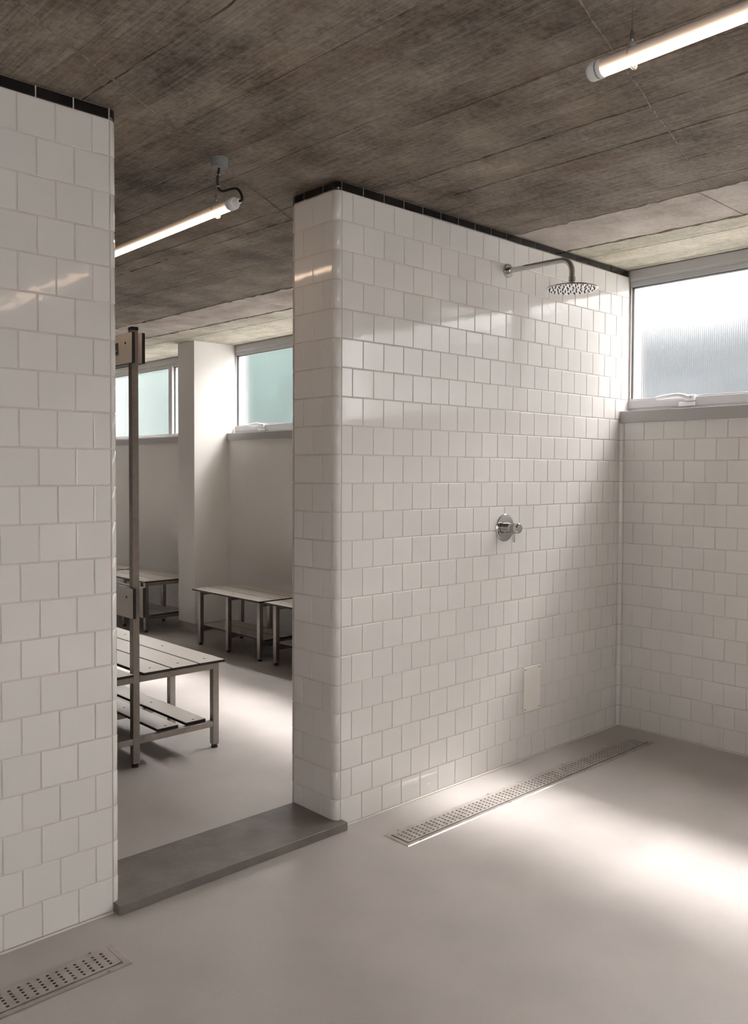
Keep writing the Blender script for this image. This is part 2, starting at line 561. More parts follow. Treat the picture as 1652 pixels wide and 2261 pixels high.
rnd = random.Random(11)
bounds = []
for a, b, n in ((-2.98, -0.91, 18), (-0.91, 0.175, 9), (0.175, 0.961, 7)):
    ws = [rnd.uniform(0.8, 1.25) for _ in range(n)]
    s = sum(ws); x = a
    for w in ws:
        x2 = x + w / s * (b - a)
        bounds.append((x, x2)); x = x2
for i, (xa, xb) in enumerate(bounds):
    ja = 0.0045 if abs(xa - 0.175) < 1e-3 or abs(xa + 0.91) < 1e-3 else 0
    jb = 0.007 if abs(xb - 0.175) < 1e-3 else (0.003 if abs(xb + 0.91) < 1e-3 else (0.009 if abs(xb - 0.961) < 1e-3 else 0))
    ys = [Y_MIN - 0.05]
    while ys[-1] < Y_MAX - 2.0:
        ys.append(ys[-1] + rnd.uniform(1.5, 2.7))
    ys.append(Y_MAX + 0.05)
    for y0, y1 in zip(ys[:-1], ys[1:]):
        strip('board_mark', lambda y, x=xa: x + SKEW * y, lambda y, x=xb: x + SKEW * y - (0.004 if jb else 0),
              y0, y1, CEIL - rnd.uniform(0, 0.0022), M['board'], ja, jb, 0.0005, rnd, 0.035)
for y0, y1 in ((Y_MIN - 0.05, -0.78), (-0.775, 1.9), (1.903, Y_MAX + 0.05)):
    o = strip('mortar_strip', lambda y: 0.961 + SKEW * y, lambda y: 1.325 - 0.0423 * y, y0, y1, CEIL - 0.003, M['patch'], 0.012, 0.007, 0.001, rnd, 0.03)
    o['label'] = 'smooth pinkish mortar strip between dark and pale concrete'
for k in range(4):
    xa = lambda y, k=k: (1.352 - 0.0423 * y) * (1 - k / 4) + 1.975 * k / 4
    xb = lambda y, k=k: (1.352 - 0.0423 * y) * (1 - (k + 1) / 4) + 1.975 * (k + 1) / 4
    strip('pale_board_mark', xa, xb, Y_MIN - 0.05, Y_MAX + 0.05, CEIL - (0.001, 0.0022, 0.0008, 0.0018)[k], M['bay'], 0.008 if k == 0 else 0.0, 0.0, 0.0004, rnd, 0.03)
# two raised mortar seams that cross the slab at an angle
for pts in (((-0.75, -1.28), (-0.354, -1.178), (0.177, -1.032), (0.72, -0.889), (0.975, -0.819)),
            ((-1.6, -0.58), (-1.203, -0.342), (-0.908, -0.16), (-0.443, 0.123), (0.127, 0.465), (0.6, 0.75))):
    mb = MB()
    pr = []
    for (xa, ya), (xb, yb) in zip(pts[:-1], pts[1:]):
        for i in range(12):
            t = i / 12
            pr.append((xa + (xb - xa) * t + rnd.uniform(-.003, .003), ya + (yb - ya) * t + rnd.uniform(-.003, .003)))
    L_ = [(x - 0.0008, y + rnd.uniform(0.0004, 0.0022)) for x, y in pr]
    R2 = [(x + 0.0008, y - rnd.uniform(0.0004, 0.0022)) for x, y in pr]
    n = len(pr)
    vs = [(x, y, CEIL - 0.004) for x, y in R2] + [(x, y, CEIL - 0.004) for x, y in L_] + \
         [(x, y, CEIL + 0.004) for x, y in R2] + [(x, y, CEIL + 0.004) for x, y in L_]
    fs = []
    for i in range(n - 1):
        fs += [(i, n + i, n + i + 1, i + 1), (i, i + 1, 2 * n + i + 1, 2 * n + i), (n + i, 3 * n + i, 3 * n + i + 1, n + i + 1)]
    mb.add(vs, fs)
    part('mortar_seam', mb, M['ridge'] if pts[0][0] > -1 else M['board'], ceiling)


# ---- partition walls -------------------------------------------------------
def arc(cx, cy, r, a0, a1, n=6):
    return [(cx + r * math.cos(a0 + (a1 - a0) * i / n), cy + r * math.sin(a0 + (a1 - a0) * i / n)) for i in range(n + 1)]


G = 0.0026   # grout lies this far behind the glaze
wb = MB()
pts = [(1.805, G), (1.805, YB - G)]
pts += arc(0, YB - RB, RB - G, math.pi / 2, math.pi)
pts += arc(0, RB, RB - G, math.pi, 1.5 * math.pi)
wb.prism(pts, 0, TOP)
wb.box((1.805, G, 1.541), (1.864, YB - G, TOP))
wall_centre = part('wall_centre', wb, M['grout'])
tag(wall_centre, 'white tiled shower partition with rounded end beside the doorway', 'wall', kind='structure')

front = []     # (distance, width, height, position, face)
CAMP = Vector(CAM['pos'])
TH = 0.1 - JOINT


def add_tile(lst, a0, a1, k, plane, face):
    """a0..a1 along the wall, row k counted from the top, 1..22"""
    z0, z1 = 2.2 - k * 0.1, 2.2 - (k - 1) * 0.1
    if k == 22: z0 += 0.004
    w, h = abs(a1 - a0) - JOINT, z1 - z0 - JOINT
    if w < 0.012: return
    c = (a0 + a1) / 2
    pos = (c, plane, (z0 + z1) / 2) if face == 'y' else (plane, c, (z0 + z1) / 2)
    lst.append(((Vector(pos) - CAMP).length, w, h, pos, face))


for k in range(1, 23):
    lim = 1.862 if k <= 7 else 1.787
    x = 0.0
    first = 0.05 if k % 2 else 0.1
    edges = [0.0, first]
    while edges[-1] + 0.1 < lim - 0.004:
        edges.append(edges[-1] + 0.1)
    if lim - edges[-1] > 0.012: edges.append(lim)
    else: edges[-1] = lim
    for a, b in zip(edges[:-1], edges[1:]):
        add_tile(front, a, b, k, 0.0, 'y')
    # reveal at the doorway: whole tiles and half tiles in turn
    ed = [RB, RB + REV, RB + 2 * REV] if k % 2 else [RB, RB + REV / 2, RB + 1.5 * REV, RB + 2 * REV]
    for a, b in zip(ed[:-1], ed[1:]):
        add_tile(front, a, b, k, -RB, 'x')
front.sort(key=lambda t: t[0])
for d, w, h, pos, face in front[:300]:
    place_tile(wall_centre, 'tile', w, h, pos, face)
rest = MB()
for d, w, h, pos, face in front[300:]:
    tile_shape(rest, w, h, *pos, axis=face)
o = part('tile_field', rest, M['tile'], wall_centre)
o['kind'] = 'stuff'

# black border tiles along the top
BZ = 2.2 + 0.0155
edges = [i * 0.1 for i in range(19)] + [1.86]
for a, b in zip(edges[:-1], edges[1:]):
    place_tile(wall_centre, 'border_tile', b - a - JOINT, 0.029, ((a + b) / 2, 0, BZ), 'y', 'tile_black')
for a, b in ((RB, RB + REV / 2), (RB + REV / 2, RB + 1.5 * REV), (RB + 1.5 * REV, RB + 2 * REV)):
    place_tile(wall_centre, 'border_tile', b - a - JOINT, 0.029, (-RB, (a + b) / 2, BZ), 'x', 'tile_black')


def corner_mesh(name, h, cx, cy, a0, a1, mat, r=RB):
    mb = MB()
    n = 8
    da = JOINT * 0.5 / r
    pts_ = arc(0, 0, r, a0 + da, a1 - da, n)
    b = 0.0012
    inner = arc(0, 0, r - b, a0 + da, a1 - da, n)
    zs = [(-h / 2, inner), (-h / 2 + b, pts_), (h / 2 - b, pts_), (h / 2, inner)]
    vs = []
    for z, ps in zs: vs += [(x, y, z) for x, y in ps]
    m_ = n + 1
    fs = [(j * m_ + i, j * m_ + i + 1, (j + 1) * m_ + i + 1, (j + 1) * m_ + i) for j in range(3) for i in range(n)]
    mb.add(vs, fs, 0, True)
    back = arc(0, 0, r - 0.005, a0 + da, a1 - da, n)
    vs = [(x, y, -h / 2) for x, y in inner] + [(x, y, -h / 2) for x, y in back] + [(x, y, h / 2) for x, y in inner] + [(x, y, h / 2) for x, y in back]
    fs = []
    for i in range(n):
        fs += [(i, m_ + i, m_ + i + 1, i + 1), (2 * m_ + i, 2 * m_ + i + 1, 3 * m_ + i + 1, 3 * m_ + i)]
    fs += [(0, 2 * m_, 3 * m_, m_), (n, m_ + n, 3 * m_ + n, 2 * m_ + n)]
    mb.add(vs, fs)
    return mb.mesh(name, M[mat])


def corner_run(parent, cx, cy, a0, a1):
    me = corner_mesh('corner_tile', TH, cx, cy, a0, a1, 'tile')
    mk = corner_mesh('corner_border_tile', 0.029, cx, cy, a0, a1, 'tile_black')
    for k in range(1, 23):
        link('corner_tile', me, parent, (cx, cy, 2.25 - k * 0.1))
    link('corner_border_tile', mk, parent, (cx, cy, BZ))


corner_run(wall_centre, 0, RB, math.pi, 1.5 * math.pi)
corner_run(wall_centre, 0, YB - RB, math.pi / 2, math.pi)

# concave tiles in the inner corner
RC = 0.016
cm = MB()
n = 6
prof = arc(XW - RC, -RC, RC, 0, math.pi / 2, n)
h = TH / 2
vs = [(x, y, -h) for x, y in prof] + [(x, y, h) for x, y in prof]
cm.add(vs, [(i, n + 1 + i, n + 2 + i, i + 1) for i in range(n)], 0, True)
vs = [(x, y, s) for s in (-h, h) for x, y in ([(XW + 0.001, 0.001)] + prof)]
q = n + 2
cm.add(vs, [[0] + list(range(n + 1, 0, -1)), [q] + list(range(q + 1, 2 * q)), (0, q, 2 * q - 1, q - 1), (0, 1, q + 1, q)])
cme = cm.mesh('cove_tile', M['tile'])
for k in range(8, 23):
    link('cove_tile', cme, wall_centre, (0, 0, 2.25 - k * 0.1))

# left partition
wl_ = MB()
xe = SL + RB
pts = [(X_MIN, YB - G), (X_MIN, G)] + arc(SL, RB, RB - G, 1.5 * math.pi, 2 * math.pi) + arc(SL, YB - RB, RB - G, 0, math.pi / 2)
wl_.prism(pts, 0, TOP)
wall_left = part('wall_left', wl_, M['grout'])
tag(wall_left, 'white tiled partition left of the doorway with black top border', 'wall', kind='structure')
lt = []
for k in range(1, 23):
    edges = [SL, SL - (0.05 if k % 2 else 0.1)]
    while edges[-1] > SL - 1.2:
        edges.append(edges[-1] - 0.1)
    for a, b in zip(edges[:-1], edges[1:]):
        add_tile(lt, a, b, k, 0.0, 'y')
for d, w, h, pos, face in lt[:300]:
    place_tile(wall_left, 'tile', w, h, pos, face)
for i in range(12):
    place_tile(wall_left, 'border_tile', TH, 0.029, (SL - 0.05 - i * 0.1, 0, BZ), 'y', 'tile_black')
corner_run(wall_left, SL, RB, 1.5 * math.pi, 2 * math.pi)

# window wall of the shower room and of the changing room
wr = MB()
wr.box((1.805, Y_MIN, 0), (1.98, G, 1.531))
wr.box((1.90, Y_MIN, 1.531), (1.98, 0, 1.55))
wr.box((1.866, 0.004, 1.532), (1.98, YB - 0.004, CEIL))
wall_right = part('wall_right', wr, [M['grout']])
tag(wall_right, 'white tiled wall under the shower room window', 'wall', kind='structure')
rt = []
PW = 0.1015
for k in range(8, 23):
    edges = [-0.017, -0.073] if k % 2 else [-0.017, -0.073 - PW / 2]
    while edges[-1] > -1.2:
        edges.append(edges[-1] - PW)
    for a, b in zip(edges[:-1], edges[1:]):
        add_tile(rt, a, b, k, XW, 'x')
rt = [t if abs(t[3][2] - 1.45) > 0.01 else (t[0], t[1], t[2] + 0.0, t[3], t[4]) for t in rt]
for d, w, h, pos, face in rt:
    place_tile(wall_right, 'tile', w, h, pos, face)
mb = MB()
mb.box((1.8032, Y_MIN, 0), (1.806, -1.29, 1.5))
part('tiled_stretch', mb, M['brick_y'], wall_right)

wc = MB()
wc.box((1.805, YB - G, 0), (1.98, Y_MAX, 1.531))
wall_back = part('wall_back', wc, M['paint'])
tag(wall_back, 'smooth white wall under the changing room windows', 'wall', kind='structure')

# silicone and resin upstand where tiles meet the floor
mb = MB()
mb.tube([(0.0, -0.001, 0.001), (1.79, -0.001, 0.001)], 0.0045, 6)
mb.tube([(X_MIN, -0.001, 0.001), (SL, -0.001, 0.001)], 0.0045, 6)
mb.tube([(XW - 0.001, -0.01, 0.001), (XW - 0.001, Y_MIN, 0.001)], 0.0045, 6)
o = part('trim_1', mb, M['silicone'])
tag(o, 'pale silicone line where the white tiles meet the shower floor', 'trim', kind='structure')

# other walls around the two rooms
for nm, a, b, mt, lab in (
        ('wall_side', (X_MIN - 0.1, Y_MIN, 0), (X_MIN, YB, CEIL + 0.01), 'brick_y', 'tiled wall on the far left of the shower room'),
        ('wall_side_changing', (X_MIN - 0.1, YB, 0), (X_MIN, Y_MAX, CEIL + 0.01), 'paint', 'white wall on the far left of the changing room'),
        ('wall_end', (X_MIN - 0.1, Y_MAX, 0), (1.98, Y_MAX + 0.1, CEIL + 0.01), 'paint', 'white end wall of the changing room')):
    mb = MB(); mb.box(a, b)
    tag(part(nm, mb, M[mt]), lab, 'wall', kind='structure')

# wall behind the viewer; its unseen window is added to brighten the left partition
mb = MB()
FX0, FX1, FZ0, FZ1 = -2.70, -1.45, 0.60, 1.75
mb.box((X_MIN - 0.1, Y_MIN - 0.1, 0), (1.98, Y_MIN, FZ0))
mb.box((X_MIN - 0.1, Y_MIN - 0.1, FZ1), (1.98, Y_MIN, CEIL + 0.01))
mb.box((X_MIN - 0.1, Y_MIN - 0.1, FZ0), (FX0, Y_MIN, FZ1))
mb.box((FX1, Y_MIN - 0.1, FZ0), (1.98, Y_MIN, FZ1))
tag(part('wall_front', mb, M['brick_x']), 'tiled wall behind the viewer in the shower room', 'wall', kind='structure')
w4 = thing('fill_window', 'added obscure glass window behind the viewer, fill light for the left partition', 'window', ((FX0 + FX1) / 2, Y_MIN - 0.05, FZ0), kind='structure')
L4 = Local(w4)
for nm, a, b in (('head_frame', (FX0, FZ1 - 0.04), (FX1, FZ1)), ('bottom_frame', (FX0, FZ0), (FX1, FZ0 + 0.04)), ('jamb', (FX0, FZ0 + 0.04), (FX0 + 0.04, FZ1 - 0.04)),
                 ('jamb', (FX1 - 0.04, FZ0 + 0.04), (FX1, FZ1 - 0.04)), ('mullion', ((FX0 + FX1) / 2 - 0.025, FZ0 + 0.04), ((FX0 + FX1) / 2 + 0.025, FZ1 - 0.04))):
    mb = MB(); mb.box((a[0], Y_MIN - 0.08, a[1]), (b[0], Y_MIN - 0.02, b[1]), 0, 0.001)
    L4.part(nm, mb, M['alu'])
for a, b in ((FX0 + 0.04, (FX0 + FX1) / 2 - 0.025), ((FX0 + FX1) / 2 + 0.025, FX1 - 0.04)):
    mb = MB(); mb.box((a, Y_MIN - 0.053, FZ0 + 0.04), (b, Y_MIN - 0.047, FZ1 - 0.04))
    L4.part('pane', mb, M['glass'])

# column between the changing room windows, with resin coving at its foot
mb = MB()
mb.box((1.50, 3.45, 0), (1.862, 3.69, CEIL), 0)
mb.box((1.862, 3.46, 1.541), (1.975, 3.68, CEIL), 0)
col = part('wall_column', mb, M['paint'])
tag(col, 'white square column standing between the changing room windows', 'column', kind='structure')
mb = MB()


def coving(path, r=0.03, n=5):
    """path of (x, y, nx, ny): wall line and its outward normal"""
    rings = []
    for x, y, nx, ny in path:
        ring = []
        for i in range(n + 1):
            a = math.pi / 2 * i / n
            d, z = r * (1 - math.sin(a)), r * (1 - math.cos(a))
            ring.append((x + nx * d, y + ny * d, z + 0.0005))
        ring.append((x + nx * 0.0008, y + ny * 0.0008, 0.075)); ring.append((x - nx * 0.001, y - ny * 0.001, 0.075))
        rings.append(ring)
    m_ = len(rings[0])
    vs = [p for r_ in rings for p in r_]
    fs = [(i * m_ + j, (i + 1) * m_ + j, (i + 1) * m_ + j + 1, i * m_ + j + 1) for i in range(len(rings) - 1) for j in range(m_ - 1)]
    mb.add(vs, fs, 0, True)


coving([(1.805, YB, -1, 0), (1.805, 3.45, -1, 0)])
coving([(1.805, 3.45, 0, -1), (1.50, 3.45, -1, -1), (1.50, 3.69, -1, 1), (1.805, 3.69, 0, 1)])
coving([(1.805, 3.69, -1, 0), (1.805, Y_MAX, -1, 0)])
o = part('baseboard_right', mb, M['floor'])
tag(o, 'grey resin coving at the foot of the changing room wall and column', 'baseboard', kind='structure')

# curb in the doorway
mb = MB()
mb.box((-0.84, -0.033, 0.0), (0.006, 0.236, 0.0285), 0, 0.0015)
o = part('trim_2', mb, M['curb'])
tag(o, 'dark concrete threshold slab raised in the doorway', 'threshold', kind='structure')

# ---- windows ---------------------------------------------------------------
def sill(name, y0, y1, lab):
    mb = MB()
    mb.box((1.788, y0, 1.485), (1.801, y1, 1.541), 0, 0.001)
    mb.box((1.8005, y0, 1.532), (1.945, y1, 1.541), 0)
    return tag(part(name, mb, M['sill']), lab, 'sill', kind='structure')


sill('trim_3', Y_MIN + 0.02, -0.002, 'grey metal sill under the shower room window')
sill('trim_4', YB + 0.003, 3.448, 'grey metal sill right of the white column')
sill('trim_5', 3.692, Y_MAX - 0.02, 'grey metal sill left of the white column')


def latch(parent, yb, root):
    """cam latch: keeper plate on the lower rail, block and a long curved lever"""
    mb = MB()
    mb.box((1.850, yb - 0.034, 1.553), (1.8625, yb + 0.046, 1.574), 0, 0.003)
    mb.box((1.846, yb - 0.034, 1.577), (1.8625, yb + 0.014, 1.606), 0, 0.004)
    h = root.part('latch', mb, M['white_plastic'])
    mb = MB()
    path = [(1.852, yb - 0.004, 1.594), (1.846, yb + 0.014, 1.601), (1.841, yb + 0.034, 1.606), (1.839, yb + 0.065, 1.6065), (1.839, yb + 0.100, 1.604), (1.840, yb + 0.135, 1.600), (1.841, yb + 0.152, 1.598)]
    mb.tube(path, [0.010, 0.0105, 0.0095, 0.009, 0.009, 0.009, 0.0065], 10)
    lv = link('lever', mb.mesh('lever', M['white_plastic']), h)
    mb = MB()
    mb.lathe((1.846, yb - 0.017, 1.594), (-1, 0, 0), [(0, 0.004), (0.0008, 0.004)], 10)
    link('screw', mb.mesh('screw', M['steel']), h)
    return h


MW = 0.03


def window(name, y0, y1, label, mullions, sash=True, latch_y=None, z_low=1.605):
    w = thing(name, label, 'window', (XF, (y0 + y1) / 2, 1.541), kind='structure')
    Lc = Local(w)
    mb = MB()
    mb.box((XF, y0, 2.186), (1.96, y1, CEIL - 0.004), 0, 0.0015)
    mb.box((XF + 0.008, y0, 2.176), (1.95, y1, 2.186), 0)
    Lc.part('head_frame', mb, M['alu'])
    mb = MB()
    mb.box((XF + 0.004, y0, 1.5415), (1.95, y1, 1.558), 0)
    Lc.part('bottom_frame', mb, M['alu'])
    for s, yj in ((1, y0), (-1, y1)):
        mb = MB(); a, b = sorted((yj, yj + s * 0.004))
        mb.box((XF + 0.012, a, 1.558), (1.95, b, 2.176))
        Lc.part('jamb', mb, M['alu'])
    ys = [y0 + 0.004] + [v for mm in sorted(mullions) for v in (mm - MW, mm + MW)] + [y1 - 0.004]
    for mm in mullions:
        mb = MB(); mb.box((XF, mm - MW, 1.558), (1.95, mm + MW, 2.176), 0, 0.001)
        Lc.part('mullion', mb, M['alu'])
    for a, b in zip(ys[::2], ys[1::2]):
        zt = 2.152
        mb = MB(); mb.box((XF + 0.010, a, zt), (1.925, b, 2.176), 0, 0.001)
        Lc.part('top_rail', mb, M['alu'])
        mb = MB(); mb.box((XF, a, 1.558), (1.925, b, z_low - 0.008), 0, 0.001)
        mb.box((XF + 0.010, a, z_low - 0.008), (1.925, b, z_low), 0, 0.001)
        Lc.part('bottom_rail', mb, M['alu'])
        mb = MB()
        mb.box((XF + 0.014, a + 0.001, zt - 0.004), (1.90, b - 0.001, zt), 0)
        mb.box((XF + 0.014, a, z_low), (1.90, a + 0.003, zt - 0.004), 0)
        mb.box((XF + 0.022, b - 0.003, z_low), (1.90, b, zt - 0.004), 0)
        Lc.part('gasket', mb, M['rubber'])
        mb = MB(); mb.box((1.888, a + 0.003, z_low), (1.894, b - 0.003, zt - 0.004))
        Lc.part('pane', mb, M['glass'], label='rippled obscure glass')
    if latch_y is not None:
        latch(w, latch_y, Lc)
    return w


window('window_1', Y_MIN + 0.02, -0.002, 'wide obscure glass window above the shower room sill', [-0.69, -2.3], latch_y=-0.316)
window('window_2', YB + 0.003, 3.448, 'obscure glass window with white latch right of the white column', [1.85], latch_y=3.075)
window('window_3', 3.692, Y_MAX - 0.02, 'obscure glass window left of the white column behind the steel post', [4.45], z_low=1.575)

# ================================================================== OUTSIDE
mb = MB()
mb.box((1.985, -26, 0.6), (34, 40, 0.9))
o = part('paving', mb, M['paving'])
tag(o, 'pale paving outside the windows', 'ground', kind='structure')
hr = random.Random(5)


def hedge(x, y0, y1, hgt, depth, mat, lab):
    """long clipped hedge with an uneven top and face"""
    mb = MB()
    n = int((y1 - y0) / 0.5)
    prof = [(-1, 0), (-1.03, .3), (-1.0, .6), (-.92, .85), (-.7, .97), (0, 1.0), (.7, .97), (1, .8), (1, 0)]
    vs = []
    for i in range(n + 1):
        y = y0 + (y1 - y0) * i / n
        k = 1 + 0.05 * math.sin(y * 0.9) + 0.04 * math.sin(y * 2.3 + 1) + hr.uniform(-.03, .03)
        for a, b in prof:
            vs.append((x + a * depth * (1 + hr.uniform(-.05, .05)), y, 0.9 + b * hgt * k))
    m_ = len(prof)
    fs = [(i * m_ + j, (i + 1) * m_ + j, (i + 1) * m_ + j + 1, i * m_ + j + 1) for i in range(n) for j in range(m_ - 1)]
    mb.add(vs, fs, 0, True)
    mb.add([vs[k] for k in range(m_)], [list(range(m_))])
    mb.add([vs[n * m_ + k] for k in range(m_)], [list(range(m_))[::-1]])
    return tag(part('hedge', mb, M[mat]), lab, 'hedge')


hedge(12.0, -12.0, 9.5, 3.5, 0.9, 'leaf_grey', 'blurred grey-blue hedge seen through the shower room window')
hedge(12.0, 10.0, 36.0, 6.2, 0.9, 'leaf', 'blurred teal green hedge seen through the changing room windows')

# ================================================================== SHOWER FITTINGS
XS, ZS = 0.906, 2.075
sh = thing('overhead_shower', 'round chrome overhead shower on a bent wall arm', 'shower', (XS, 0, ZS))
Lc = Local(sh)
mb = MB()
mb.lathe((XS, -0.0002, ZS), (0, -1, 0), [(0, 0.029), (0.006, 0.029), (0.009, 0.027), (0.009, 0.014)], 28)
mb.lathe((XS, -0.009, ZS), (0, -1, 0), [(0, 0.0145), (0.012, 0.0145), (0.014, 0.0125)], 24)
Lc.part('wall_flange', mb, M['chrome'])
path = [(XS, -0.02, ZS), (XS, -0.255, ZS - 0.003)]
for i in range(1, 9):
    a = math.pi / 2 * i / 8
    path.append((XS, -0.262 - 0.052 * math.sin(a), ZS - 0.003 - 0.052 * (1 - math.cos(a))))
path.append((XS, -0.314, 1.992))
mb = MB(); mb.tube(path, 0.0112, 16)
Lc.part('arm', mb, M['chrome'])
mb = MB()
mb.lathe((XS, -0.314, 2.000), (0, 0, -1), [(0, 0.0125), (0.002, 0.0135), (0.016, 0.0135), (0.018, 0.0115), (0.024, 0.0115), (0.026, 0.0165), (0.036, 0.0165), (0.038, 0.012)], 24)
Lc.part('swivel_nut', mb, M['chrome'])
mb = MB()
mb.lathe((XS, -0.314, 1.963), (0, 0, -1), [(-0.002, 0.013), (0.0, 0.020), (0.004, 0.090), (0.007, 0.0995), (0.010, 0.100), (0.0115, 0.098)], 48)
head = Lc.part('shower_head', mb, M['chrome'])
mb = MB()
zb = 1.963 - 0.0115
for ring, cnt in ((0.018, 5), (0.036, 10), (0.054, 15), (0.071, 20), (0.086, 25)):
    for k in range(cnt):
        a = 2 * math.pi * k / cnt + ring * 20
        mb.lathe((XS + ring * math.cos(a), -0.314 + ring * math.sin(a), zb), (0, 0, -1), [(0, 0.0026), (0.0035, 0.0018)], 6)
nz_ = link('nozzles', mb.mesh('nozzles', M['rubber']), head)
nz_['kind'] = 'stuff'; nz_['label'] = 'dark rubber spray nozzles'

XV, ZV = 0.900, 1.011
va = thing('shower_valve', 'round chrome mixer valve with a short lever on the tiled partition', 'valve', (XV, 0, ZV))
Lc = Local(va)
mb = MB(); mb.lathe((XV, -0.0002, ZV), (0, -1, 0), [(0, 0.057), (0.004, 0.057), (0.006, 0.055), (0.0065, 0.02)], 48)
Lc.part('face_plate', mb, M['chrome'])
mb = MB(); mb.lathe((XV, -0.006, ZV), (0, -1, 0), [(0, 0.0205), (0.016, 0.0205), (0.016, 0.0235), (0.020, 0.0235), (0.020, 0.0205), (0.034, 0.0205)], 32)
Lc.part('body', mb, M['chrome'])
mb = MB(); mb.lathe((XV, -0.040, ZV), (0, -1, 0), [(0, 0.0195), (0.001, 0.0215), (0.019, 0.0215), (0.020, 0.0195)], 32)
kb = Lc.part('knob', mb, M['steel'])
mb = MB(); mb.lathe((XV, -0.060, ZV), (0, -1, 0), [(0, 0.0180), (0.001, 0.0215), (0.014, 0.0215), (0.019, 0.018), (0.019, 0.0165)], 32)
Lc.part('end_cap', mb, M['chrome'])
mb = MB(); mb.tube([(XV, -0.049, ZV - 0.019), (XV, -0.049, ZV - 0.058)], 0.0045, 10)
Lc.part('lever_pin', mb, M['chrome'])

ap = thing('access_plate', 'small cream cover plate screwed low on the tiled partition', 'cover plate', (1.0965, 0, 0.303))
Lc = Local(ap)
mb = MB(); mb.box((1.038, -0.0055, 0.207), (1.155, -0.0002, 0.400), 0, 0.0008)
Lc.part('plate', mb, M['plate'])
for sx in (1.047, 1.146):
    for sz in (0.217, 0.390):
        mb = MB(); mb.lathe((sx, -0.0055, sz), (0, -1, 0), [(0, 0.0028), (0.0008, 0.0028), (0.0012, 0.0018)], 10)
        Lc.part('screw', mb, M['dark_screw'])


# ---- channel drains ----------------------------------------------------------
def drain(x0, x1, label, splits, screw_x, first):
    y0, y1 = DR['y0'], DR['y1']
    t = thing('floor_drain', label, 'drain', ((x0 + x1) / 2, (y0 + y1) / 2, 0), 'slotted steel floor drains')
    Lc = Local(t)
    fw = 0.019
    gy0, gy1 = y0 + fw, y1 - fw
    mb = MB()
    z0, z1 = 0.0003, 0.0026
    # frame: four mitred flat bars and an upstand lip round the grate
    o_ = [(x0, y0), (x1, y0), (x1, y1), (x0, y1)]
    b_ = [(x0 + 0.004, y0 + 0.004), (x1 - 0.004, y0 + 0.004), (x1 - 0.004, y1 - 0.004), (x0 + 0.004, y1 - 0.004)]
    i_ = [(x0 + fw, gy0), (x1 - fw, gy0), (x1 - fw, gy1), (x0 + fw, gy1)]
    vs = [(x, y, z0) for x, y in o_] + [(x, y, z1) for x, y in b_] + [(x, y, z1 - 0.0006) for x, y in i_] + [(x, y, -0.02) for x, y in i_]
    fs = [(r * 4 + k, r * 4 + (k + 1) % 4, r * 4 + 4 + (k + 1) % 4, r * 4 + 4 + k) for r in range(3) for k in range(4)]
    mb.add(vs, fs)
    Lc.part('frame', mb, M['steel_drain'])
    mb = MB()
    a, b, c, d = x0 + fw, x1 - fw, gy0, gy1
    vs = [(x, y, z) for z in (-0.02, -0.085) for x, y in ((a, c), (b, c), (b, d), (a, d))]
    mb.add(vs, [(0, 1, 5, 4)[::-1], (1, 2, 6, 5)[::-1], (2, 3, 7, 6)[::-1], (3, 0, 4, 7)[::-1], (4, 5, 6, 7)])
    Lc.part('channel', mb, M['trough'])
    ends = [x0 + fw + 0.002] + splits + [x1 - fw - 0.002]
    P, Q, hs = 0.023, 0.0138, 0.0036
    ymid = (gy0 + gy1) / 2
    for xa, xb in zip(ends[:-1], ends[1:]):
        xa += 0.0008; xb -= 0.0008
        n_ = int((xb - xa - 0.016) / P)
        start = (xa + xb) / 2 - (n_ - 1) * P / 2
        xs = [xa]
        for i in range(n_): xs += [start + i * P - hs, start + i * P + hs]
        xs.append(xb)
        ys = [gy0 + 0.0015]
        for j in range(-2, 3): ys += [ymid + j * Q - hs, ymid + j * Q + hs]
        ys.append(gy1 - 0.0015)
        zt, zb_ = 0.0042, 0.0015
        mb = MB()
        nx, ny = len(xs), len(ys)
        vs = [(x, y, zt) for x in xs for y in ys] + [(x, y, zb_ - 0.004) for x in xs for y in ys]
        fs = []
        N0 = nx * ny
        for i in range(nx - 1):
            for j in range(ny - 1):
                p0, p1, p2, p3 = i * ny + j, (i + 1) * ny + j, (i + 1) * ny + j + 1, i * ny + j + 1
                if i % 2 == 1 and j % 2 == 1:
                    fs += [(p0, p0 + N0, p1 + N0, p1)[::-1], (p1, p1 + N0, p2 + N0, p2)[::-1], (p2, p2 + N0, p3 + N0, p3)[::-1], (p3, p3 + N0, p0 + N0, p0)[::-1]]
                else:
                    fs.append((p0, p1, p2, p3))
        c0, c1, c2, c3 = 0, (nx - 1) * ny, nx * ny - 1, ny - 1
        fs += [(c0, c0 + N0, c1 + N0, c1)[::-1], (c1, c1 + N0, c2 + N0, c2)[::-1], (c2, c2 + N0, c3 + N0, c3)[::-1], (c3, c3 + N0, c0 + N0, c0)[::-1]]
        mb.add(vs, fs)
        Lc.part('grate', mb, M['steel_drain'])
    for sx in screw_x:
        for sy in (y0 + 0.007, y1 - 0.006):
            mb = MB(); mb.lathe((sx, sy, 0.0024), (0, 0, 1), [(0, 0.0042), (0.0008, 0.0040), (0.0009, 0.0022), (0.0004, 0.002)], 12)
            Lc.part('screw', mb, M['steel'])
    return t


drain(*DR1, 'long slotted steel floor drain along the shower partition', [1.027], (0.131, 0.618, 1.115, 1.614), 0.104)
drain(*DR2, 'slotted steel floor drain at the foot of the left partition', [-1.70], (-0.980, -1.47, -1.96, -2.45), -0.95)


# ---- LED tube lamps ----------------------------------------------------------
XL, ZL, RL = -0.395, 2.085, 0.0178


